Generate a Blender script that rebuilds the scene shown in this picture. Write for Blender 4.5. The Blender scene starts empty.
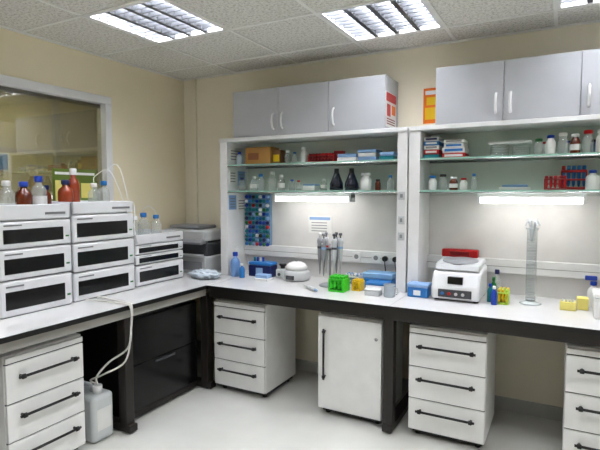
import bpy, bmesh, math, random
from mathutils import Vector, Matrix
random.seed(4)
S=bpy.context.scene
S.view_settings.view_transform='Standard'
try: S.view_settings.look='None'
except Exception: pass
S.view_settings.exposure=0.95

# ---------------------------------------------------------------- materials
def lin(c):
    o=[]
    for v in c[:3]:
        v/=255.0
        o.append(v/12.92 if v<=0.04045 else ((v+0.055)/1.055)**2.4)
    return (*o,1)
MC={}
def P(name,col,rough=.45,metal=0,trans=0,emis=0,var=.04,scale=8,bump=0,bscale=80,coat=0,ior=1.45):
    if name in MC: return MC[name]
    m=bpy.data.materials.new(name); m.use_nodes=True
    nt=m.node_tree; b=nt.nodes['Principled BSDF']
    c=lin(col)
    b.inputs['Roughness'].default_value=rough
    b.inputs['Metallic'].default_value=metal
    b.inputs['Transmission Weight'].default_value=trans
    b.inputs['Coat Weight'].default_value=coat
    b.inputs['IOR'].default_value=ior
    tc=nt.nodes.new('ShaderNodeTexCoord')
    n=nt.nodes.new('ShaderNodeTexNoise'); n.inputs['Scale'].default_value=scale; n.inputs['Detail'].default_value=4
    nt.links.new(tc.outputs['Object'],n.inputs['Vector'])
    r=nt.nodes.new('ShaderNodeValToRGB')
    r.color_ramp.elements[0].position=.3; r.color_ramp.elements[1].position=.7
    r.color_ramp.elements[0].color=(c[0]*(1-var),c[1]*(1-var),c[2]*(1-var),1)
    r.color_ramp.elements[1].color=(min(1,c[0]*(1+var)),min(1,c[1]*(1+var)),min(1,c[2]*(1+var)),1)
    nt.links.new(n.outputs['Fac'],r.inputs['Fac']); nt.links.new(r.outputs['Color'],b.inputs['Base Color'])
    if bump:
        n2=nt.nodes.new('ShaderNodeTexNoise'); n2.inputs['Scale'].default_value=bscale; n2.inputs['Detail'].default_value=5
        nt.links.new(tc.outputs['Object'],n2.inputs['Vector'])
        bp=nt.nodes.new('ShaderNodeBump'); bp.inputs['Strength'].default_value=bump; bp.inputs['Distance'].default_value=.01
        nt.links.new(n2.outputs['Fac'],bp.inputs['Height']); nt.links.new(bp.outputs['Normal'],b.inputs['Normal'])
    if emis:
        b.inputs['Emission Color'].default_value=c; b.inputs['Emission Strength'].default_value=emis
    MC[name]=m; return m
def glass(name,tint=(244,247,246),refl=.45,rough=.03,base=.05,milk=0.0,mcol=(235,240,240)):
    if name in MC: return MC[name]
    m=bpy.data.materials.new(name); m.use_nodes=True; nt=m.node_tree
    nt.nodes.remove(nt.nodes['Principled BSDF']); out=nt.nodes['Material Output']
    t=nt.nodes.new('ShaderNodeBsdfTransparent'); t.inputs[0].default_value=lin(tint)
    g=nt.nodes.new('ShaderNodeBsdfGlossy'); g.inputs['Roughness'].default_value=rough
    lw=nt.nodes.new('ShaderNodeLayerWeight'); lw.inputs[0].default_value=.5
    pw=nt.nodes.new('ShaderNodeMath'); pw.operation='POWER'; pw.inputs[1].default_value=3
    mu=nt.nodes.new('ShaderNodeMath'); mu.operation='MULTIPLY_ADD'; mu.inputs[1].default_value=refl; mu.inputs[2].default_value=base
    mx=nt.nodes.new('ShaderNodeMixShader')
    nt.links.new(lw.outputs['Facing'],pw.inputs[0]); nt.links.new(pw.outputs[0],mu.inputs[0]); nt.links.new(mu.outputs[0],mx.inputs[0])
    src=t.outputs[0]
    if milk:
        d=nt.nodes.new('ShaderNodeBsdfDiffuse'); d.inputs[0].default_value=lin(mcol)
        m2=nt.nodes.new('ShaderNodeMixShader'); m2.inputs[0].default_value=milk
        nt.links.new(t.outputs[0],m2.inputs[1]); nt.links.new(d.outputs[0],m2.inputs[2]); src=m2.outputs[0]
    nt.links.new(src,mx.inputs[1]); nt.links.new(g.outputs[0],mx.inputs[2]); nt.links.new(mx.outputs[0],out.inputs[0])
    MC[name]=m; return m
def ceiltile():
    m=P('ceiling_tile',(196,192,180),.9,var=.03)
    nt=m.node_tree; b=nt.nodes['Principled BSDF']; tc=nt.nodes['Texture Coordinate']
    n=nt.nodes.new('ShaderNodeTexNoise'); n.inputs['Scale'].default_value=55; n.inputs['Detail'].default_value=6; n.inputs['Roughness'].default_value=.75
    nt.links.new(tc.outputs['Object'],n.inputs['Vector'])
    r=nt.nodes.new('ShaderNodeValToRGB'); e=r.color_ramp.elements
    e[0].position=.36; e[0].color=lin((158,154,145)); e[1].position=.52; e[1].color=lin((218,216,209))
    nt.links.new(n.outputs['Fac'],r.inputs['Fac']); nt.links.new(r.outputs['Color'],b.inputs['Base Color'])
    return m

WALL=P('beige_wall_paint',(233,226,205),.8,var=.012,bump=.05,bscale=120)
WALLL=P('beige_wall_paint_warm',(231,220,191),.8,var=.012,bump=.05,bscale=120)
FLOOR=P('grey_vinyl_floor',(199,199,193),.22,var=.03,scale=5)
CEIL=ceiltile()
GRID=P('ceiling_grid_metal',(226,225,220),.5)
WH=P('white_melamine',(224,224,224),.4)
WH2=P('white_gloss_plastic',(230,230,230),.25)
BPN=P('bench_back_panel',(212,210,208),.35)
RBP=P('rack_back_panel',(196,202,195),.35)
PED=P('pedestal_white',(222,222,220),.3)
TOP=P('bench_top_white',(214,213,213),.14,var=.015)
BLK=P('black_plastic',(12,12,13),.35)
BLKG=P('black_gloss',(4,4,5),.22)
DK=P('dark_bronze_metal',(30,25,22),.4)
GRY=P('apron_grey',(146,144,138),.5)
DGR=P('dark_grey_plastic',(62,64,68),.4)
MGR=P('mid_grey_plastic',(132,134,138),.4)
LGR=P('light_grey_plastic',(186,188,190),.4)
SIL=P('silver_door',(178,180,185),.35,metal=.1,var=.02)
MET=P('brushed_steel',(190,190,190),.25,metal=.9)
INST=P('instrument_white',(216,217,219),.35)
INST2=P('instrument_grey_line',(115,116,118),.5)  # grey for label strips, printed lines and gap grooves between modules
CLR=glass('clear_glass')
CLB=glass('clear_bottle_glass',milk=.22,refl=.6)
SHG=glass('shelf_glass',(220,233,228),.5)
SHE=P('shelf_glass_edge',(145,185,170),.15)
WIN=glass('window_glass',(205,203,186),.6,.015,base=.2)
AMB=P('amber_glass',(92,32,8),.1,var=.15,coat=.5)
ORL=P('orange_liquid',(140,48,14),.12,coat=.5)
BLU=P('blue_plastic',(14,56,160),.35)
LBL=P('light_blue_plastic',(36,112,182),.35)
NAV=P('navy_plastic',(14,26,84),.35)
TEA=P('teal_plastic',(10,112,125),.35)
RED=P('red_plastic',(180,14,20),.35)
DRD=P('dark_red_plastic',(122,14,18),.35)
GRN=P('neon_green_plastic',(45,180,30),.35)
DGN=P('green_plastic',(26,102,46),.35)
YEL=P('yellow_plastic',(222,182,16),.35)
LYL=P('foam_yellow',(214,202,112),.8)
ORG=P('orange_card',(224,112,16),.5)
CARD=P('cardboard',(162,118,58),.8)
PAP=P('paper_white',(226,226,223),.8)
PBL=P('paper_blue',(130,162,202),.8)
SGN=P('sign_green',(88,108,34),.6)
TUBE=P('lab_tubing',(204,202,196),.3)
CAN=P('jerrycan_plastic',(200,205,205),.35,trans=.15)
EM=P('fluorescent_tube',(248,250,255),.5,emis=43,var=0)
EMU=P('undershelf_tube',(255,253,250),.5,emis=5,var=0)
EMC=P('added_corridor_glow',(253,253,248),.5,emis=15,var=0)
BASEM=P('baseboard_grey',(170,170,166),.5)

# ---------------------------------------------------------------- builder
class B:
    def __init__(s,name): s.name=name; s.bm=bmesh.new(); s.mats=[]
    def mi(s,m):
        if m not in s.mats: s.mats.append(m)
        return s.mats.index(m)
    def box(s,x0,x1,y0,y1,z0,z1,m,bev=0,seg=2,rot=0,piv=None):
        vs=[s.bm.verts.new(p) for p in [(x0,y0,z0),(x1,y0,z0),(x1,y1,z0),(x0,y1,z0),(x0,y0,z1),(x1,y0,z1),(x1,y1,z1),(x0,y1,z1)]]
        fs=[s.bm.faces.new([vs[i] for i in q]) for q in [(3,2,1,0),(4,5,6,7),(0,1,5,4),(1,2,6,5),(2,3,7,6),(3,0,4,7)]]
        k=s.mi(m)
        for f in fs: f.material_index=k
        if bev:
            es=list({e for f in fs for e in f.edges})
            r=bmesh.ops.bevel(s.bm,geom=es,offset=bev,segments=seg,profile=.5,affect='EDGES')
            for f in r['faces']: f.material_index=k; f.smooth=True
            vs=list({v for f in r['faces'] for v in f.verts})
        if rot:
            c=Vector(piv) if piv else Vector(((x0+x1)/2,(y0+y1)/2,(z0+z1)/2))
            bmesh.ops.rotate(s.bm,verts=vs,cent=c,matrix=Matrix.Rotation(rot,3,'Z'))
        return vs
    def lathe(s,c,prof,m,seg=20,axis=None,cap=True):
        k=s.mi(m); R=Matrix.Identity(3)
        if axis is not None: R=Vector((0,0,1)).rotation_difference(Vector(axis)).to_matrix()
        c=Vector(c); rings=[]
        for r,z in prof:
            r=max(r,1e-4)
            rings.append([s.bm.verts.new(c+R@Vector((r*math.cos(2*math.pi*i/seg),r*math.sin(2*math.pi*i/seg),z))) for i in range(seg)])
        for a,b in zip(rings,rings[1:]):
            for i in range(seg):
                f=s.bm.faces.new([a[i],a[(i+1)%seg],b[(i+1)%seg],b[i]]); f.smooth=True; f.material_index=k
        if cap:
            f=s.bm.faces.new(rings[0][::-1]); f.material_index=k
            f=s.bm.faces.new(rings[-1]); f.material_index=k
    def cyl(s,c,r,h,m,r2=None,seg=20,axis=None):
        r2=r if r2 is None else r2
        b=min(r,h)*.08
        s.lathe(c,[(r-b,0),(r,b),(r2,h-b),(r2-b,h)],m,seg,axis)
    def rod(s,a,b,r,m,seg=10,r2=None):
        a=Vector(a); b=Vector(b); d=b-a
        s.lathe(a,[(r,0),(r if r2 is None else r2,d.length)],m,seg,axis=d)
    def tube(s,pts,r,m,seg=8,sub=6):
        P_=[Vector(p) for p in pts]; Q=[P_[0]]+P_+[P_[-1]]; o=[]
        for i in range(1,len(Q)-2):
            p0,p1,p2,p3=Q[i-1:i+3]
            for j in range(sub):
                t=j/sub
                o.append(.5*((2*p1)+(p2-p0)*t+(2*p0-5*p1+4*p2-p3)*t*t+(3*p1-p0-3*p2+p3)*t**3))
        o.append(P_[-1]); k=s.mi(m); prev=None; up=Vector((.3,.2,.9)).normalized()
        for i,p in enumerate(o):
            d=(o[min(i+1,len(o)-1)]-o[max(i-1,0)]).normalized()
            u=up-d*up.dot(d)
            if u.length<1e-3: u=Vector((1,0,0))-d*d.x
            u.normalize(); up=u; v=d.cross(u)
            ring=[s.bm.verts.new(p+r*(math.cos(2*math.pi*q/seg)*u+math.sin(2*math.pi*q/seg)*v)) for q in range(seg)]
            if prev:
                for q in range(seg):
                    f=s.bm.faces.new([prev[q],prev[(q+1)%seg],ring[(q+1)%seg],ring[q]]); f.smooth=True; f.material_index=k
            else:
                f=s.bm.faces.new(ring[::-1]); f.material_index=k
            prev=ring
        f=s.bm.faces.new(prev); f.material_index=k
    def prism(s,poly,axis,a,b,m,bev=0):
        def mk(p,t):
            return {'X':(t,p[0],p[1]),'Y':(p[0],t,p[1]),'Z':(p[0],p[1],t)}[axis]
        A=[s.bm.verts.new(mk(p,a)) for p in poly]; C=[s.bm.verts.new(mk(p,b)) for p in poly]; k=s.mi(m); n=len(poly)
        fs=[s.bm.faces.new(A[::-1]),s.bm.faces.new(C)]
        for i in range(n): fs.append(s.bm.faces.new([A[i],A[(i+1)%n],C[(i+1)%n],C[i]]))
        for f in fs: f.material_index=k
        bmesh.ops.recalc_face_normals(s.bm,faces=fs)
        if bev:
            es=list({e for f in fs for e in f.edges})
            r=bmesh.ops.bevel(s.bm,geom=es,offset=bev,segments=2,profile=.5,affect='EDGES')
            for f in r['faces']: f.material_index=k; f.smooth=True
    def done(s,rotz=0):
        vs=s.bm.verts
        xs=[v.co.x for v in vs]; ys=[v.co.y for v in vs]; zs=[v.co.z for v in vs]
        o=Vector(((min(xs)+max(xs))/2,(min(ys)+max(ys))/2,min(zs)))
        for v in vs: v.co-=o
        bmesh.ops.recalc_face_normals(s.bm,faces=s.bm.faces[:])
        me=bpy.data.meshes.new(s.name); s.bm.to_mesh(me); s.bm.free()
        for m in s.mats: me.materials.append(m)
        ob=bpy.data.objects.new(s.name,me); ob.location=o; ob.rotation_euler[2]=rotz
        S.collection.objects.link(ob); return ob

XL,XR,YF,YB,ZC=-3.42,2.4,-2.2,3.85,2.76
BZ=.88
# ---------------------------------------------------------------- room shell
def simple(name,*a): b=B(name); b.box(*a); return b.done()
simple('floor',XL-.1,XR+.1,YF-.1,YB+.1,-.1,0,FLOOR)
simple('wall_back',XL-.1,XR+.1,YB,YB+.1,0,ZC+.12,WALL)
simple('wall_right',XR,XR+.1,YF,YB,0,ZC+.12,WALL)
simple('wall_front',XL-.1,XR+.1,YF-.1,YF,0,ZC+.12,WALL)
WY0,WY1,WZ0,WZ1=1.0,2.93,1.22,2.43
b=B('wall_left')
b.box(XL-.1,XL,YF,WY0,0,ZC+.12,WALLL); b.box(XL-.1,XL,WY1,YB,0,ZC+.12,WALLL)
b.box(XL-.1,XL,WY0,WY1,0,WZ0,WALLL); b.box(XL-.1,XL,WY0,WY1,WZ1,ZC+.12,WALLL)
b.done()
T=.67; X0=-2.76-T; Y0=3.5-9*T
xs=[XL]+[X0+T*i for i in range(1,9)]+[XR]; ys=[YF]+[Y0+T*i for i in range(1,10)]+[YB]
xs=[x for x in xs if XL<=x<=XR]; ys=[y for y in ys if YF<=y<=YB]
def near(a,b): return abs(a-b)<.02
LUM=[(-2.76,2.16),(-1.42,2.83),(-.08,2.83),(-1.42,1.49),(-.08,1.49),(-2.76,.82),(-1.42,.15),(.59+.67,1.49),(-.08,.15),(-2.76,-.52),(-1.42,-1.19),(.59+.67,-.52)]  # fixtures beyond the visible ones are added out of view for illumination
b=B('ceiling')
for i in range(len(xs)-1):
    for j in range(len(ys)-1):
        if any(near(xs[i],l[0]) and near(ys[j],l[1]) for l in LUM): continue
        b.box(xs[i],xs[i+1],ys[j],ys[j+1],ZC,ZC+.02,CEIL)
b.box(XL-.1,XR+.1,YF-.1,YB+.1,ZC+.12,ZC+.16,CEIL)
b.done()
b=B('trim_ceiling_grid')
for x in xs[1:-1]: b.box(x-.011,x+.011,YF,YB,ZC-.006,ZC,GRID)
for y in ys[1:-1]: b.box(XL,XR,y-.011,y+.011,ZC-.006,ZC,GRID)
b.box(XL,XL+.02,YF,YB,ZC-.012,ZC,GRID); b.box(XL,XR,YB-.02,YB,ZC-.012,ZC,GRID)
b.done()
REF=P('luminaire_reflector',(165,167,171),.3,metal=.2)
BLD=P('louver_blade',(90,92,96),.35,metal=.5)
for lx,ly in LUM:
    b=B('recessed_ceiling_light'); e=.018
    x0,x1,y0,y1=lx+.012,lx+T-.012,ly+.012,ly+T-.012
    b.box(x0,x1,y0,y1,ZC+.095,ZC+.105,REF)
    b.box(x0,x0+e,y0,y1,ZC-.004,ZC+.095,WH); b.box(x1-e,x1,y0,y1,ZC-.004,ZC+.095,WH)
    b.box(x0+e,x1-e,y0,y0+e,ZC-.004,ZC+.095,WH); b.box(x0+e,x1-e,y1-e,y1,ZC-.004,ZC+.095,WH)
    n=4; w=(x1-x0-2*e)/n
    for i in range(n):
        cx=x0+e+w*(i+.5)
        b.rod((cx,y0+e+.01,ZC+.06),(cx,y1-e-.01,ZC+.06),.016,EM,seg=10)
        if i:
            q=x0+e+w*i
            b.prism([(q-.034,ZC+.09),(q+.034,ZC+.09),(q+.015,ZC+.0),(q-.015,ZC+.0)],'Y',y0+e,y1-e,BLD)
    for j in range(1,9):
        yy=y0+e+(y1-y0-2*e)*j/9
        b.box(x0+e,x1-e,yy-.004,yy+.004,ZC+.0,ZC+.038,BLD)
    b.done()
# window
b=B('window_1')
fw=.065
b.box(XL-.09,XL+.015,WY0,WY1,WZ1-fw,WZ1,WH,.004); b.box(XL-.09,XL+.03,WY0-.03,WY1+.03,WZ0,WZ0+fw,WH,.004)
b.box(XL-.09,XL+.015,WY1-fw,WY1,WZ0+fw,WZ1-fw,WH,.004); b.box(XL-.09,XL+.015,WY0,WY0+fw,WZ0+fw,WZ1-fw,WH,.004)
b.box(XL-.05,XL-.044,WY0+fw,WY1-fw,WZ0+fw,WZ1-fw,WIN)
b.box(XL-.065,XL-.055,WY0+fw,WY1-fw,WZ1-fw-.03,WZ1-fw,GRY)
b.done()
CW=P('corridor_wall_paint',(192,186,156),.8)
b=B('wall_corridor')
b.box(-5.2,-5.1,-.5,4.4,0,2.8,CW); b.box(-5.1,XL-.1,4.3,4.4,0,2.8,CW); b.box(-5.1,XL-.1,-.5,-.4,0,2.8,CW)
b.box(-5.1,XL-.1,-.4,4.3,2.7,2.8,CEIL); b.box(-5.1,XL-.1,-.4,4.3,-.1,0,FLOOR)
b.box(-5.1,-5.09,-.4,4.3,2.05,2.09,BASEM); b.box(-5.1,-5.05,3.55,3.62,0,2.7,BASEM)
b.done()
b=B('added_corridor_light'); b.box(-4.5,-4.2,2.0,3.2,2.67,2.699,EMC,.005); b.box(-4.53,-4.17,1.97,3.23,2.685,2.699,WH); b.done()  # unseen lamp added to light the corridor behind the window
b=B('wall_poster'); b.box(-5.099,-5.09,2.75,3.05,1.84,2.04,PAP); b.box(-5.09,-5.085,2.77,2.90,1.86,2.02,YEL); b.box(-5.09,-5.085,2.91,3.03,1.86,2.02,LBL); b.done()
b=B('window_notice_sign'); b.box(XL-.043,XL-.04,2.40,2.80,1.53,1.81,SGN); b.box(XL-.04,XL-.038,2.42,2.78,1.765,1.785,PAP)
b.box(XL-.04,XL-.038,2.53,2.62,1.57,1.72,YEL); b.box(XL-.04,XL-.038,2.65,2.76,1.58,1.70,LYL); b.box(XL-.04,XL-.038,2.42,2.50,1.56,1.72,LYL); b.done()
b=B('wall_conduit_trim'); b.box(-3.30,-3.25,YB-.03,YB,BZ,ZC-.012,WALL,.004); b.done()
b=B('baseboard_back'); b.box(XL,XR,YB-.015,YB,0,.1,BASEM,.004); b.done()
b=B('baseboard_left'); b.box(XL,XL+.015,YF,YB-.015,0,.1,BASEM,.004); b.done()

# ---------------------------------------------------------------- benches
b=B('lab_bench')
b.box(-2.5,2.0,3.055,YB-.001,BZ-.028,BZ,TOP,.002); b.box(-2.5,2.0,3.045,3.055,BZ-.03,BZ-.001,BLK)
b.box(-2.5,2.0,3.075,3.10,BZ-.10,BZ-.03,DK); b.box(-2.5,2.0,3.60,3.63,BZ-.12,BZ-.03,DK)
b.box(-.985,-.981,3.05,YB-.002,BZ-.001,BZ+.0008,GRY)
for x in (-1.0,1.1):
    b.box(x-.035,x+.035,3.09,3.16,.04,BZ-.03,DK,.004); b.box(x-.035,x+.035,3.07,3.8,.01,.06,DK,.006); b.box(x-.035,x+.035,3.72,3.78,.05,BZ-.03,DK,.004)
    b.cyl((x,3.12,0),.02,.012,BLK)
    b.cyl((x,3.75,0),.02,.012,BLK)
b.done()
b=B('lab_bench')
b.box(XL+.001,-2.51,.4,YB-.001,BZ-.028,BZ,TOP,.002); b.box(-2.51,-2.5,.4,3.045,BZ-.03,BZ-.001,BLK)
b.box(-2.55,-2.53,.4,3.07,BZ-.09,BZ-.03,GRY)
for y in (.45,2.27,3.12):
    b.box(-2.6,-2.53,y-.035,y+.035,.04,BZ-.09,DK,.004); b.box(-3.35,-2.5,y-.035,y+.035,.01,.06,DK,.006)
    b.cyl((-2.56,y,0),.02,.012,BLK); b.cyl((-3.2,y,0),.02,.012,BLK)
    b.box(-3.35,-3.29,y-.035,y+.035,.05,BZ-.03,DK,.004)
b.box(-3.1,-3.08,.5,2.235,.12,BZ-.1,BLK)  # black sheet added to stand in for the shade under the bench
b.done()

def pedestal(x0,x1,y0,y1,door=False):
    b=B('drawer_pedestal' if not door else 'pedestal_cupboard')
    z0,z1=.0,.75
    w=x1-x0; d=y1-y0
    b.box(x0,x1,y0+.02,y1,z0+.05,z1,PED,.004)
    b.box(x0+.02,x1-.02,y0+.05,y1-.02,z0+.02,z0+.05,BLK)
    for cx in (x0+.05,x1-.05):
        for cy in (y0+.08,y1-.06): b.cyl((cx,cy,0),.02,.022,BLK)
    if door:
        b.box(x0+.003,x1-.003,y0,y0+.019,z0+.055,z1-.012,PED,.003)
        hx=x0+.06
        b.rod((hx,y0-.03,.28),(hx,y0-.03,.65),.008,BLK)
        for z in (.30,.63): b.rod((hx,y0,z),(hx,y0-.03,z),.007,BLK); b.lathe((hx,y0-.03,z-.012),[(.006,0),(.013,.004),(.013,.02),(.006,.024)],BLK,seg=10)
        b.cyl((x1-.04,y0-.003,.62),.012,.006,MET,axis=(0,1,0))
    else:
        zz=[z0+.055,z0+.27,z0+.485,z1-.045]
        for i in range(3):
            b.box(x0+.003,x1-.003,y0,y0+.019,zz[i],zz[i+1]-.008,PED,.003)
            b.box(x0+.003,x1-.003,y0+.012,y0+.02,zz[i+1]-.008,zz[i+1],DGR)
            hz=(zz[i]+zz[i+1])/2+.03
            b.rod((x0+w*.12,y0-.032,hz),(x1-w*.12,y0-.032,hz),.008,BLK)
            for hx in (x0+w*.17,x1-w*.17):
                b.rod((hx,y0,hz),(hx,y0-.032,hz),.008,BLK); b.lathe((hx-.014,y0-.032,hz),[(.006,0),(.014,.005),(.014,.023),(.006,.028)],BLK,seg=10,axis=(1,0,0))
        b.box(x0+.003,x1-.003,y0,y0+.019,z1-.044,z1-.012,PED,.003)
    return b
pedestal(-2.49,-2.0,3.12,3.62).done()
pedestal(-1.54,-1.055,3.12,3.62,True).done()
pedestal(-.87,-.386,3.12,3.62).done()
pedestal(.04,.52,3.12,3.62).done()
for yc in (1.72,1.0):
    o=pedestal(-.24,.24,-.25,.25).done(math.pi/2); o.location.x=-2.81; o.location.y=yc
b=B('black_underbench_cabinet')
b.box(-3.25,-2.64,2.33,3.07,.02,.74,BLK,.004)
b.box(-2.64,-2.625,2.335,3.065,.07,.40,BLKG,.003); b.box(-2.64,-2.625,2.335,3.065,.405,.73,BLKG,.003)
b.box(-2.64,-2.63,2.335,3.065,.02,.065,DK,.002)
b.box(-2.626,-2.615,2.6,2.8,.37,.385,DGR,.002)
for y in (2.4,3.0):
    for x in (-2.7,-3.2): b.cyl((x,y,0),.02,.022,BLK)
b.done()

# ---------------------------------------------------------------- reagent racks
def rack(name,x0,x1,pl,pr,l0,l1,mid=None):
    b=B(name); yf,yb=3.52,YB-.002
    b.box(x0,x0+pl,yf,yb,BZ,2.07,WH,.003); b.box(x1-pr,x1,yf,yb,BZ,2.07,WH,.003)
    b.box(x0,x1,yf-.01,yb,2.07,2.10,WH,.003)
    b.box(x0+pl,x1-pr,yb-.02,yb,BZ,1.60,BPN); b.box(x0+pl,x1-pr,yb-.014,yb,1.60,2.07,RBP)
    for z in (1.63,1.86):
        b.box(x0+pl,x1-pr,yf+.012,yb-.022,z,z+.010,SHG); b.box(x0+pl,x1-pr,yf+.008,yf+.012,z-.001,z+.011,SHE)
        b.rod((x0+pl,yf+.004,z-.006),(x1-pr,yf+.004,z-.006),.005,MET)
        b.rod((x0+pl,yb-.035,z-.007),(x1-pr,yb-.035,z-.007),.006,MET)
    b.box(x0+pl,x1-pr,yb-.065,yb-.02,1.04,1.14,WH,.004); b.box(x0+pl,x1-pr,yb-.067,yb-.064,1.086,1.09,GRY)
    n=7
    for i in range(n):
        x=x1-pr-.08-i*.085
        if i%2==0 or i<3:
            b.box(x-.037,x+.037,yb-.072,yb-.064,1.053,1.127,WH2,.003); b.cyl((x,yb-.0725,1.09),.02,.002,MGR,axis=(0,1,0))
            if i in(0,1,3) and x0<-2: b.cyl((x,yb-.105,1.09),.022,.034,BLK,axis=(0,1,0)); b.tube([(x,yb-.1,1.09),(x+.01,yb-.12,1.04),(x+.02,yb-.1,.95),(x+.05,yb-.08,BZ+.006)],.004,BLK)
    b.box(l0,l1,yf+.06,yf+.16,1.575,1.62,WH,.006); b.box(l0+.02,l1-.02,yf+.055,yf+.15,1.55,1.59,EMU,.006)
    b.box(l0,l0+.02,yf+.05,yf+.16,1.548,1.61,WH,.004); b.box(l1-.02,l1,yf+.05,yf+.16,1.548,1.61,WH,.004)
    return b
b=rack('reagent_rack',-2.72,-1.012,.08,.075,-2.19,-1.48)
for z in (1.60,1.42,1.30):
    b.box(-1.075,-1.025,3.512,3.52,z-.03,z+.03,LGR,.003); b.box(-1.06,-1.04,3.508,3.513,z-.014,z+.014,MGR,.002)
b.done()
rack('reagent_rack',-1.0,1.1,.08,.08,-.53,.13).done()

def uppercab(x0,n,w,hs):
    b=B('overhead_cabinet'); yf=3.53; x1=x0+n*w; z0,z1=2.101,2.50
    b.box(x0,x1,yf+.018,YB-.002,z0,z1,SIL,.002)
    for i in range(n):
        b.box(x0+i*w+.002,x0+(i+1)*w-.002,yf,yf+.017,z0+.004,z1-.002,SIL,.002)
        hx=x0+i*w+(.045 if hs[i]=='l' else w-.045)
        b.tube([(hx,yf,2.155),(hx,yf-.022,2.17),(hx,yf-.034,2.22),(hx,yf-.022,2.27),(hx,yf,2.285)],.009,WH2)
    b.done()
uppercab(-2.58,3,.464,'rll'); uppercab(-.82,4,.447,'rllr')

# ---------------------------------------------------------------- generic lab items
def bottle(b,x,y,z,r,h,mat,cap,liq=None,lh=.6,label=False,caph=None,neck=.42):
    caph=caph or h*.16
    if mat is CLR: mat=CLB
    hb=h-caph
    prof=[(r*.92,0),(r,r*.1),(r,hb*.68),(r*.85,hb*.8),(r*neck,hb*.9),(r*neck,hb)]
    b.lathe((x,y,z),prof,mat,18)
    if liq: b.lathe((x,y,z+.003),[(r*.88,0),(r*.93,r*.1),(r*.93,hb*lh),(r*.9,hb*lh+.001)],liq,18)
    if label: b.lathe((x,y,z+hb*.2),[(r*1.01,0),(r*1.01,hb*.35)],PAP,18,cap=False)
    b.lathe((x,y,z+hb-.004),[(r*neck*1.2,0),(r*neck*1.3,.004),(r*neck*1.3,caph-.004),(r*neck*1.1,caph)],cap,16)
def abottle(name,x,y,z,r,h,mat,cap,**k):
    b=B(name); bottle(b,x,y,z,r,h,mat,cap,**k); return b.done()

def stack(name,y0,y1,xf,zs,tray=True):
    b=B(name); xb=XL+.03
    w=y1-y0
    for i,(za,zb) in enumerate(zip(zs,zs[1:])):
        last=tray and i==len(zs)-2
        if last:
            b.box(xb,xf-.01,y0+.005,y1-.005,za,za+.03,INST,.004)
            for (p,q,r_,s_) in ((xb,xf,y0,y0+.015),(xb,xf,y1-.015,y1),(xf-.02,xf,y0,y1),(xb,xb+.02,y0,y1)):
                b.box(p,q,r_,s_,za+.005,zb,INST,.005)
            b.box(xf,xf+.002,y0+w*.62,y1-.04,za+.03,za+.045,INST2)
        else:
            h=zb-za
            b.box(xb,xf-.035,y0+.006,y1-.006,za,zb-.003,LGR,.004)
            b.box(xf-.035,xf,y0,y1,za+.004,zb-.005,INST,.012,3)
            b.box(xf-.004,xf+.003,y0+w*.06,y1-w*.12,za+h*.2,za+h*.70,BLKG,.004)
            b.box(xf-.002,xf+.002,y1-w*.09,y1-w*.04,za+h*.3,za+h*.36,DGN)
            b.box(xf-.002,xf+.0015,y0+w*.07,y0+w*.3,za+h*.81,za+h*.86,INST2)
            b.box(xf-.03,xf-.01,y0+.01,y1-.01,za-.0005,za+.006,INST2)
    return b.done()
stack('hplc_instrument_stack',1.63,2.105,-2.86,[.881,1.10,1.285,1.455,1.55])
stack('hplc_instrument_stack',2.13,2.66,-2.88,[.881,1.08,1.28,1.475,1.56])
stack('hplc_instrument_stack',2.71,3.25,-2.92,[.881,1.05,1.13,1.21,1.29])
zt=1.486
for (x,y,h,r,mat,cap) in [(-3.0,1.88,.19,.05,AMB,BLU),(-3.03,2.0,.23,.048,CLR,BLU),(-3.06,2.075,.17,.03,AMB,NAV)]:
    abottle('reagent_bottle',x,y,zt,r,h+.02,mat,cap,label=mat is CLR)
abottle('reagent_bottle',-3.27,1.93,zt,.05,.22,CLR,WH2)
zt=1.506
for (x,y,h,r,mat,cap) in [(-3.05,2.21,.21,.05,ORL,NAV),(-3.22,2.40,.30,.045,ORL,WH2),(-3.02,2.42,.19,.042,CLR,WH2),(-3.06,2.54,.21,.044,CLR,LBL)]:
    abottle('reagent_bottle',x,y,zt,r,h,mat,cap)
zt=1.241
for (x,y,h,r,cap) in [(-3.02,2.80,.2,.045,WH2),(-3.05,2.92,.22,.047,LBL),(-3.03,3.04,.2,.045,LBL),(-3.2,2.86,.22,.045,WH2)]:
    abottle('reagent_bottle',x,y,zt,r,h,CLR,cap)
b=B('solvent_tubing')
def arc(a,c,h):
    m=[(a[i]+c[i])/2 for i in range(3)]; m[2]=max(a[2],c[2])+h; return [a,(a[0]*.9+m[0]*.1,a[1]*.9+m[1]*.1,a[2]+h*.6),tuple(m),(c[0]*.9+m[0]*.1,c[1]*.9+m[1]*.1,c[2]+h*.5),c]
b.tube(arc((-3.02,2.42,1.697),(-2.87,2.6,1.45),.08),.003,WH2)
b.tube(arc((-3.06,2.54,1.717),(-2.87,2.685,1.24),.09),.003,WH2)
b.tube(arc((-3.02,2.80,1.442),(-2.91,2.69,1.12),.06),.003,WH2)
b.tube(arc((-3.05,2.92,1.462),(-3.03,3.04,1.442),.05),.003,WH2)
b.done()
b=B('jerrycan')
b.box(-2.86,-2.6,2.03,2.2,0,.31,CAN,.03,3); b.lathe((-2.66,2.115,.30),[(.03,0),(.026,.03)],CAN); b.cyl((-2.66,2.115,.325),.032,.035,WH2)
b.tube([(-2.83,2.115,.30),(-2.82,2.115,.345),(-2.77,2.115,.35),(-2.72,2.115,.345),(-2.71,2.115,.30)],.013,CAN)
b.box(-2.601,-2.598,2.06,2.17,.08,.22,PAP); b.done()
b=B('drain_tubing')
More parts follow.
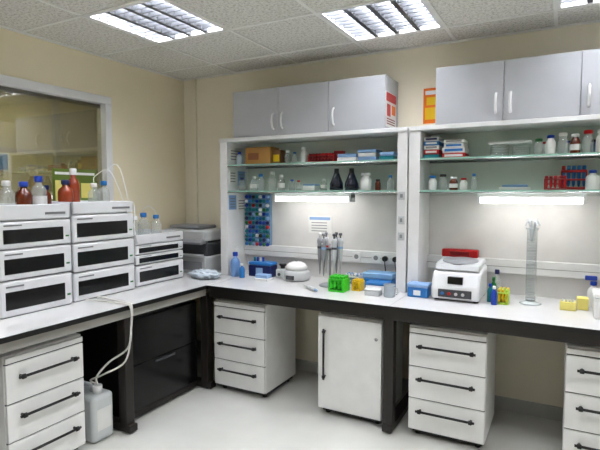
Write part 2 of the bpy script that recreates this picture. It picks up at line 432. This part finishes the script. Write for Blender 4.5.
b.tube([(-2.66,2.115,.367),(-2.655,2.11,.42),(-2.62,2.18,.5),(-2.5,2.235,.6),(-2.47,2.24,.76),(-2.475,2.25,.88),(-2.55,2.26,.892),(-2.86,2.3,.892)],.007,TUBE)
b.tube([(-2.665,2.115,.367),(-2.68,2.08,.40),(-2.58,2.1,.45),(-2.49,2.2,.52),(-2.455,2.22,.70),(-2.46,2.23,.87),(-2.55,2.23,.892),(-2.86,2.2,.892)],.006,TUBE)
b.done()

# printer
b=B('laser_printer')
x0,x1,y0,y1=-3.39,-2.84,3.45,3.81
b.box(x0,x1,y0,y1,BZ+.001,BZ+.16,LGR,.012); b.box(x0+.01,x1-.01,y0+.04,y1,BZ+.16,BZ+.28,DGR,.012)
b.box(x0+.02,x1-.02,y0+.01,y1,BZ+.295,BZ+.40,LGR,.02); b.box(x0+.03,x1-.03,y0+.05,y1-.02,BZ+.275,BZ+.30,BLK)
b.box(x0+.06,x1-.12,y0+.06,y1-.04,BZ+.40,BZ+.435,MGR,.012)
b.prism([(y0-.03,BZ+.29),(y0+.08,BZ+.37),(y0+.08,BZ+.28),(y0-.03,BZ+.27)],'X',x0+.03,x1-.03,MGR,.004)
b.box(x0+.04,x1-.04,y0-.005,y0+.01,BZ+.03,BZ+.11,MGR,.004); b.box(x0+.05,x1-.05,y0-.05,y0+.06,BZ+.165,BZ+.175,LGR,.003)
b.box(x0+.08,x0+.2,y0-.031,y0-.027,BZ+.272,BZ+.286,TEA)
b.done()
b=B('plastic_bag')
r=bmesh.ops.create_icosphere(b.bm,subdivisions=4,radius=1)
for v in r['verts']:
    n=v.co.copy(); k=1+.22*math.sin(n.x*7+n.y*3)*math.cos(n.y*9+n.z*5)+.1*math.sin(n.z*17+n.x*13)
    v.co=Vector((-2.73+n.x*.14*k,3.30+n.y*.09*k,BZ+.035+max(-.035,n.z*.04*k)))
k=b.mi(P('plastic_film',(205,216,228),.2))
for f in b.bm.faces: f.material_index=k; f.smooth=True
b.done()

b=B('vial_cap_board')
b.box(-2.636,-2.36,3.79,3.826,1.12,1.61,P('board_grey_blue',(120,150,180),.4),.004)
cols=[BLU,TEA,NAV,LBL,TEA,RED,WH2,DGN,BLU,BLK,PBL,TEA]
for i in range(7):
    for j in range(12):
        x=-2.613+i*.0383; z=1.145+j*.040
        b.lathe((x,3.79,z),[(.0165,0),(.0175,.01),(.014,.022),(.002,.026)],random.choice(cols),10,axis=(0,-1,0))
b.done()
b=B('pinned_notes')
XN=-2.638
for (y0,y1,z0,z1,m) in [(3.55,3.66,1.70,1.83,PAP),(3.68,3.79,1.69,1.82,PBL),(3.54,3.65,1.47,1.6,PBL),(3.67,3.80,1.45,1.6,PAP),(3.56,3.76,1.90,2.02,PAP)]:
    b.box(XN-.002,XN+.001,y0,y1,z0,z1,m)
    for q in range(4): b.box(XN+.001,XN+.0015,y0+.015,y1-.02,z0+.02+q*.025,z0+.028+q*.025,INST2)
b.done()
b=B('printed_notice'); b.box(-1.98,-1.76,3.822,3.828,1.27,1.42,PAP); b.box(-1.97,-1.77,3.82,3.822,1.385,1.41,PBL)
for q in range(4): b.box(-1.95,-1.80,3.82,3.822,1.285+q*.024,1.292+q*.024,MGR)
b.done()

# bench items - left section
b=B('pipette_tip_box'); b.box(-2.46,-2.23,3.58,3.70,BZ,BZ+.10,NAV,.006); b.box(-2.46,-2.23,3.58,3.70,BZ+.102,BZ+.13,LBL,.008); b.box(-2.38,-2.31,3.577,3.58,BZ+.02,BZ+.08,PBL)
for i in range(4): b.cyl((-2.43+i*.03,3.64,BZ+.128),.01,.04,[TEA,BLU,WH2,BLU][i],seg=10)
b.done()
b=B('wash_bottle'); bottle(b,-2.56,3.52,BZ,.042,.22,P('wash_bottle_plastic',(110,150,205),.3),BLU); b.tube([(-2.56,3.52,BZ+.21),(-2.56,3.52,BZ+.255),(-2.53,3.505,BZ+.27),(-2.49,3.49,BZ+.255)],.004,WH2); b.done()
b=B('wash_bottle'); bottle(b,-2.46,3.48,BZ,.025,.13,LBL,WH2); b.done()
b=B('storage_tray'); b.box(-2.30,-2.16,3.42,3.52,BZ,BZ+.02,WH2,.004); b.box(-2.29,-2.17,3.43,3.51,BZ+.02,BZ+.05,PBL,.004); b.done()
b=B('vortex_mixer'); b.box(-2.19,-2.11,3.60,3.72,BZ,BZ+.08,LGR,.01); b.lathe((-2.15,3.66,BZ+.08),[(.02,0),(.022,.02),(.034,.03),(.032,.042)],BLK,18); b.cyl((-2.15,3.597,BZ+.035),.014,.006,DGR,axis=(0,-1,0)); b.done()
b=B('mini_centrifuge'); c=(-1.98,3.60,BZ)
b.lathe(c,[(.095,0),(.11,.01),(.117,.03),(.112,.07),(.095,.09)],LGR,28); b.lathe((c[0],c[1],BZ+.092),[(.094,0),(.092,.025),(.075,.05),(.035,.068),(.001,.071)],WH2,28)
b.box(c[0]-.035,c[0]+.035,c[1]-.125,c[1]-.10,BZ+.02,BZ+.055,DGR,.004); b.cyl((c[0],c[1],BZ+.158),.012,.012,MGR); b.done()
b=B('pipette_stand'); c=Vector((-1.62,3.50,BZ))
b.lathe(c,[(.085,0),(.088,.008),(.07,.02),(.02,.028)],MGR,24); b.rod(c+Vector((0,0,.02)),c+Vector((0,0,.34)),.009,MGR)
b.lathe(c+Vector((0,0,.29)),[(.02,0),(.062,.004),(.062,.014),(.02,.018)],DGR,24)
for i in range(6):
    a=2*math.pi*i/6+.3; p=c+Vector((math.cos(a)*.082,math.sin(a)*.082,0))
    b.lathe(p+Vector((0,0,.09)),[(.003,0),(.007,.03),(.010,.1),(.016,.13),(.019,.16),(.020,.25),(.024,.27),(.018,.295)],[LGR,MGR,LGR,MGR,MGR,LGR][i],14)
    b.lathe(p+Vector((0,0,.384)),[(.007,0),(.007,.02),(.014,.022),(.014,.038),(.007,.042)],[DGR,DGR,MGR,WH2,MGR,DGR][i],12)
    b.lathe(p+Vector((0,0,.30)),[(.0208,0),(.0208,.018)],[PBL,DGR,RED,DGR,PBL,DGR][i],14,cap=False)
    q=p+Vector((math.cos(a)*.024,math.sin(a)*.024,.345)); b.rod(p+Vector((0,0,.35)),q,.007,LGR)
b.done()
b=B('pipette'); b.rod((-1.78,3.36,BZ+.016),(-1.70,3.29,BZ+.016),.006,LGR,r2=.013); b.rod((-1.70,3.29,BZ+.016),(-1.62,3.23,BZ+.016),.015,LGR); b.rod((-1.62,3.23,BZ+.016),(-1.595,3.21,BZ+.016),.009,PBL); b.done()
def tuberack(name,x,y,z,w,d,h,m,tm=None,nx=6,ny=3,rot=0):
    b=B(name)
    b.box(x-w/2,x+w/2,y-d/2,y+d/2,z,z+h*.12,m,.003); b.box(x-w/2,x+w/2,y-d/2,y+d/2,z+h*.72,z+h*.82,m,.003)
    b.box(x-w/2,x-w/2+.008,y-d/2,y+d/2,z+h*.1,z+h*.75,m,.002); b.box(x+w/2-.008,x+w/2,y-d/2,y+d/2,z+h*.1,z+h*.75,m,.002)
    b.box(x-w/2+.004,x+w/2-.004,y-d/2+.01,y+d/2-.01,z+h*.38,z+h*.46,m,.002)
    for i in range(nx):
        for j in range(ny):
            px=x-w/2+w*(i+.5)/nx; py=y-d/2+d*(j+.5)/ny; r=min(w/nx,d/ny)*.34
            b.lathe((px,py,z+h*.13),[(r*.4,0),(r,h*.12),(r,h*.7)],tm or CLR,8); b.lathe((px,py,z+h*.83),[(r*1.15,0),(r*1.15,h*.14),(r*.9,h*.17)],random.choice([tm or m,m,tm or WH2]),8)
    return b.done(rot)
tuberack('tube_rack',-1.475,3.35,BZ,.125,.12,.12,GRN,GRN,4,4)
tuberack('tube_rack',-1.36,3.45,BZ,.07,.1,.085,YEL,YEL,3,4)
tuberack('tube_rack',-1.46,3.60,BZ,.12,.1,.10,WH2,PBL,5,3)
b=B('pipette_tip_box'); b.box(-1.37,-1.13,3.56,3.71,BZ,BZ+.075,LBL,.006); b.box(-1.37,-1.13,3.56,3.71,BZ+.077,BZ+.12,P('lid_blue',(130,175,218),.2),.008)
b.done()
b=B('pipette_tip_box'); b.box(-1.29,-1.12,3.42,3.52,BZ,BZ+.05,WH2,.006); b.box(-1.29,-1.12,3.42,3.52,BZ+.052,BZ+.075,LBL,.006); b.done()
b=B('pipette_tip_box'); b.box(-1.25,-1.14,3.29,3.37,BZ,BZ+.035,LGR,.005); b.box(-1.25,-1.14,3.29,3.37,BZ+.036,BZ+.05,WH2,.005); b.done()
b=B('glass_beaker'); b.lathe((-1.075,3.33,BZ),[(.036,0),(.04,.006),(.04,.085),(.044,.09)],P('beaker_grey',(172,182,190),.15),20); b.lathe((-1.075,3.33,BZ+.0905),[(.03,0),(.038,.002)],P('beaker_in',(110,118,125),.3),20); b.tube([(-1.035,3.32,BZ+.07),(-1.01,3.31,BZ+.065),(-1.01,3.31,BZ+.03),(-1.035,3.32,BZ+.02)],.005,LGR); b.done()
# right section
b=B('storage_box'); b.box(-.965,-.82,3.40,3.515,BZ,BZ+.07,LBL,.006); b.box(-.97,-.815,3.395,3.517,BZ+.07,BZ+.095,PBL,.006); b.box(-.92,-.87,3.397,3.401,BZ+.015,BZ+.05,PAP); b.done()
b=B('benchtop_centrifuge'); cx,cy=-.63,3.57
poly=[(cy-.20,BZ+.012),(cy-.205,BZ+.09),(cy-.15,BZ+.20),(cy+.16,BZ+.23),(cy+.16,BZ+.012)]
b.prism(poly,'X',cx-.16,cx+.16,INST,.02)
for dx in (-.13,.13):
    for dy in (-.15,.13): b.cyl((cx+dx,cy+dy,BZ),.018,.014,BLK)
b.prism([(cy-.15,BZ+.205),(cy-.12,BZ+.25),(cy+.13,BZ+.27),(cy+.15,BZ+.235)],'X',cx-.15,cx+.15,LGR,.012)
b.lathe((cx,cy,BZ+.253),[(.125,0),(.12,.012),(.08,.02),(.03,.022)],MGR,28,axis=(0,-.07,1))
b.box(cx-.11,cx+.11,cy-.212,cy-.196,BZ+.03,BZ+.085,DGR,.004)
for i in range(4): b.cyl((cx-.08+i*.045,cy-.2125,BZ+.057),.011,.004,[LBL,RED,LGR,LGR][i],axis=(0,-1,0),seg=12)
b.box(cx-.05,cx+.05,cy-.195,cy-.165,BZ+.12,BZ+.17,BLKG,.003)
b.done()
b=B('red_instrument_case'); b.box(-.80,-.54,3.74,3.80,1.141,1.20,RED,.008); b.box(-.74,-.60,3.735,3.742,1.155,1.185,DRD,.003); b.done()
for i,(x,y,m,c) in enumerate([(-.42,3.50,TEA,BLU),(-.41,3.60,DGN,DGN),(-.385,3.42,BLU,WH2)]): abottle('dropper_bottle',x,y,BZ,.02,.13+.03*(i%2),m,c)
b=B('dropper_bottle'); bottle(b,-.40,3.70,BZ,.03,.2,CLR,NAV); b.done()
tuberack('tube_rack',-.335,3.50,BZ,.07,.12,.1,P('lime_plastic',(168,198,66),.4),YEL,3,4)
b=B('measuring_cylinder'); c=(-.175,3.56,BZ)
GE=P('cylinder_glass_rim',(190,196,198),.15,coat=.4)
GC=glass('cylinder_glass',(236,240,240),milk=.1,refl=.9,mcol=(210,215,216))
b.lathe(c,[(.068,0),(.068,.008),(.05,.014),(.02,.022)],GE,6); b.lathe((c[0],c[1],BZ+.02),[(.026,0),(.032,.008),(.032,.47),(.038,.485)],GC,22,cap=False)
b.lathe((c[0],c[1],BZ+.024),[(.024,0),(.028,.006),(.028,.008)],LGR,22)
for i in range(20): b.lathe((c[0],c[1],BZ+.07+i*.019),[(.0324,0),(.0324,.003 if i%5==0 else .0016)],MGR,22,cap=False)
b.lathe((c[0],c[1],BZ+.502),[(.038,0),(.042,.004),(.038,.008)],GE,22,cap=False)
for i in range(7):
    a=i*.9; b.tube([(c[0]+.006*math.cos(a),c[1]+.006*math.sin(a),BZ+.42),(c[0]+.015*math.cos(a),c[1]+.015*math.sin(a),BZ+.52),(c[0]+.032*math.cos(a),c[1]+.032*math.sin(a),BZ+.555+.01*(i%2)),(c[0]+.046*math.cos(a),c[1]+.046*math.sin(a),BZ+.525)],.005,P('clear_strip',(200,204,208),.25))
b.done()
b=B('foam_tube_rack'); b.box(.0,.09,3.46,3.54,BZ,BZ+.055,LYL,.004); b.box(.095,.16,3.52,3.60,BZ,BZ+.075,LYL,.004)
for i in range(4):
    for j in range(3): b.cyl((.015+i*.02,3.475+j*.025,BZ+.053),.007,.008,LGR,seg=8)
b.done()
b=B('polystyrene_ice_box'); b.box(.18,.46,3.30,3.52,BZ,BZ+.12,WH2,.01); b.box(.175,.465,3.295,3.525,BZ+.12,BZ+.15,WH,.01); b.done()
b=B('spray_bottle'); bottle(b,.19,3.68,BZ,.035,.17,WH2,BLU); b.box(.14,.21,3.668,3.692,BZ+.17,BZ+.2,BLU,.006); b.done()
tuberack('tube_rack',.37,3.66,BZ,.2,.1,.11,DRD,WH2,8,3)

# ---------------------------------------------------------------- shelf contents
Z2,Z1=1.641,1.871
b=B('cardboard_box'); b.box(-2.50,-2.24,3.60,3.76,Z1,Z1+.15,CARD,.004); b.box(-2.47,-2.36,3.598,3.6,Z1+.04,Z1+.10,P('label_brown',(120,70,35),.6)); b.box(-2.38,-2.36,3.597,3.76,Z1+.149,Z1+.151,LYL); b.done()
b=B('cardboard_box'); b.box(-2.23,-2.15,3.62,3.76,Z1,Z1+.12,P('box_brown',(120,80,45),.7),.003); b.box(-2.22,-2.16,3.618,3.62,Z1+.02,Z1+.08,YEL); b.done()
abottle('reagent_bottle',-2.59,3.64,Z1,.03,.12,P('pale_plastic',(190,205,215),.3),BLU)
abottle('reagent_bottle',-2.10,3.66,Z1,.028,.12,CLR,WH2); abottle('reagent_bottle',-2.02,3.64,Z1,.025,.10,CLR,LBL); abottle('reagent_bottle',-1.95,3.68,Z1,.03,.14,PAP,WH2,neck=.6)
tuberack('tube_rack',-1.76,3.66,Z1,.24,.1,.075,RED,DRD,8,3)
b=B('reagent_box'); b.box(-1.70,-1.62,3.74,3.80,Z1,Z1+.10,RED,.003); b.done()
for k_,(x,w,m,m2) in enumerate([(-1.52,.16,WH2,PBL),(-1.35,.15,PBL,WH2),(-1.19,.12,TEA,PBL)]):
    b=B('sample_tray'); b.box(x-w/2,x+w/2,3.58,3.74,Z1,Z1+.03,m,.004); b.box(x-w/2+.003,x+w/2-.003,3.583,3.737,Z1+.032,Z1+.06,m2,.004)
    if k_==1: b.box(x-w/2,x+w/2,3.58,3.74,Z1+.062,Z1+.085,m,.004)
    b.done()
for i,(x,h,r,cap) in enumerate([(-2.55,.12,.03,NAV),(-2.44,.13,.036,WH2),(-2.35,.15,.036,LBL),(-2.25,.17,.04,WH2),(-2.14,.14,.032,WH2),(-2.05,.10,.028,BLU),(-1.97,.09,.025,RED),(-1.75,.10,.028,WH2)]):
    abottle('reagent_bottle',x,3.62+.03*(i%2),Z2,r,h,CLR,cap,label=i%3==1)
b=B('slide_box'); b.box(-1.93,-1.82,3.62,3.72,Z2,Z2+.04,PAP,.003); b.box(-1.93,-1.82,3.62,3.72,Z2+.041,Z2+.055,PBL,.003); b.done()
for x in (-1.62,-1.49):
    b=B('erlenmeyer_flask'); b.lathe((x,3.62,Z2),[(.05,0),(.058,.008),(.055,.055),(.028,.12),(.018,.15),(.023,.155)],P('dark_flask',(10,15,36),.1,coat=.5),22); b.cyl((x,3.62,Z2+.15),.019,.025,BLK); b.done()
abottle('white_bottle',-1.37,3.62,Z2,.045,.14,WH2,WH,neck=.6); abottle('reagent_bottle',-1.27,3.62,Z2,.022,.09,AMB,BLK,neck=.6); abottle('reagent_bottle',-1.17,3.62,Z2,.025,.12,CLR,LBL)
def boxes(name,x0,x1,z,items,y0=3.58,y1=3.76):
    b=B(name)
    for h,m,l in items:
        b.box(x0,x1,y0,y1,z,z+h-.003,m,.003)
        if l: b.box(x0+.015,x1-.015,y0-.002,y0,z+h*.25,z+h*.7,l)
        z+=h
    b.done()
boxes('sample_box_stack',-.91,-.80,Z1,[(.03,TEA,None),(.035,RED,PAP),(.03,PAP,MGR),(.03,LBL,PAP),(.03,PAP,NAV)])
boxes('sample_box_stack',-.775,-.62,Z1,[(.035,RED,PAP),(.04,PAP,LBL)])
boxes('sample_box_stack',-.765,-.63,Z1+.0735,[(.03,PAP,LBL),(.028,PAP,MGR)])
b=B('glass_dish')
for i in range(4): b.lathe((-.40,3.66,Z1+i*.021),[(.06,0),(.062,.003),(.062,.018),(.060,.019)],CLB,24,cap=i==3)
for i in range(3): b.lathe((-.265,3.66,Z1+i*.021),[(.055,0),(.057,.003),(.057,.018),(.055,.019)],CLB,24,cap=i==2)
b.box(-.47,-.2,3.60,3.72,Z1+.085,Z1+.1,PAP,.003)
b.done()
for i,(x,h,r,m,cap) in enumerate([(-.155,.11,.03,CLR,DGN),(-.085,.13,.03,PAP,BLU),(-.015,.14,.032,CLR,WH2),(.055,.13,.03,AMB,WH2),(.125,.15,.033,CLR,RED),(.20,.15,.033,PAP,WH2),(.27,.13,.03,CLR,BLU),(.35,.15,.035,AMB,WH2),(-.12,.1,.022,WH2,RED),(.02,.1,.022,WH2,BLU),(.165,.1,.022,PBL,NAV)]):
    abottle('reagent_bottle',x,3.60 if i<8 else 3.72,Z1,r,h,m,cap,label=m is AMB,neck=.6)
for i,(x,h,r,m,cap) in enumerate([(-.85,.11,.03,WH2,LBL),(-.775,.12,.03,CLR,BLK),(-.70,.10,.03,AMB,WH2),(-.63,.09,.026,PAP,RED),(-.56,.12,.022,CLR,LBL),(.16,.13,.04,PAP,BLU),(.26,.15,.04,CLR,RED),(.36,.13,.035,WH2,BLU)]):
    abottle('reagent_bottle',x,3.62,Z2,r,h,m,cap,label=m is AMB,neck=.6 if i<4 else .42)
tuberack('tube_rack',-.05,3.60,Z2,.13,.10,.09,DRD,RED,5,3)
tuberack('tube_rack',.055,3.735,Z2,.15,.09,.16,RED,LBL,5,2)
b=B('slide_box'); b.box(-.40,-.2,3.66,3.74,Z2,Z2+.02,PAP,.003); b.box(-.38,-.22,3.67,3.73,Z2+.021,Z2+.038,PBL,.003); b.done()

# flat safety signs
b=B('safety_sign'); xs_=-2.58+3*.464+.0005
b.box(xs_,xs_+.004,3.535,3.78,2.12,2.38,PAP,.001); b.box(xs_+.004,xs_+.0055,3.54,3.775,2.31,2.375,RED); b.box(xs_+.004,xs_+.0055,3.56,3.64,2.2,2.29,RED)
b.box(xs_+.004,xs_+.0055,3.67,3.76,2.22,2.29,ORG)
for q in range(3): b.box(xs_+.004,xs_+.0055,3.56,3.75,2.14+q*.018,2.148+q*.018,DRD)
b.done()
b=B('safety_sign'); b.box(-.985,-.865,YB-.005,YB-.001,2.16,2.43,ORG); b.box(-.97,-.88,YB-.0065,YB-.005,2.19,2.28,YEL); b.box(-.97,-.88,YB-.0065,YB-.005,2.38,2.41,PAP); b.box(-.96,-.89,YB-.0065,YB-.005,2.30,2.36,YEL); b.done()

# ---------------------------------------------------------------- camera, world
cd=bpy.data.cameras.new('camera'); cam=bpy.data.objects.new('camera',cd); S.collection.objects.link(cam)
cd.sensor_width=36; cd.lens=29.2; cd.clip_start=.02
cam.location=(0,0,1.62); cam.rotation_euler=(math.radians(90-3.76),0,math.radians(28.4))
S.camera=cam
w=bpy.data.worlds.new('world'); S.world=w; w.use_nodes=True
w.node_tree.nodes['Background'].inputs[0].default_value=(.8,.85,.9,1); w.node_tree.nodes['Background'].inputs[1].default_value=.5
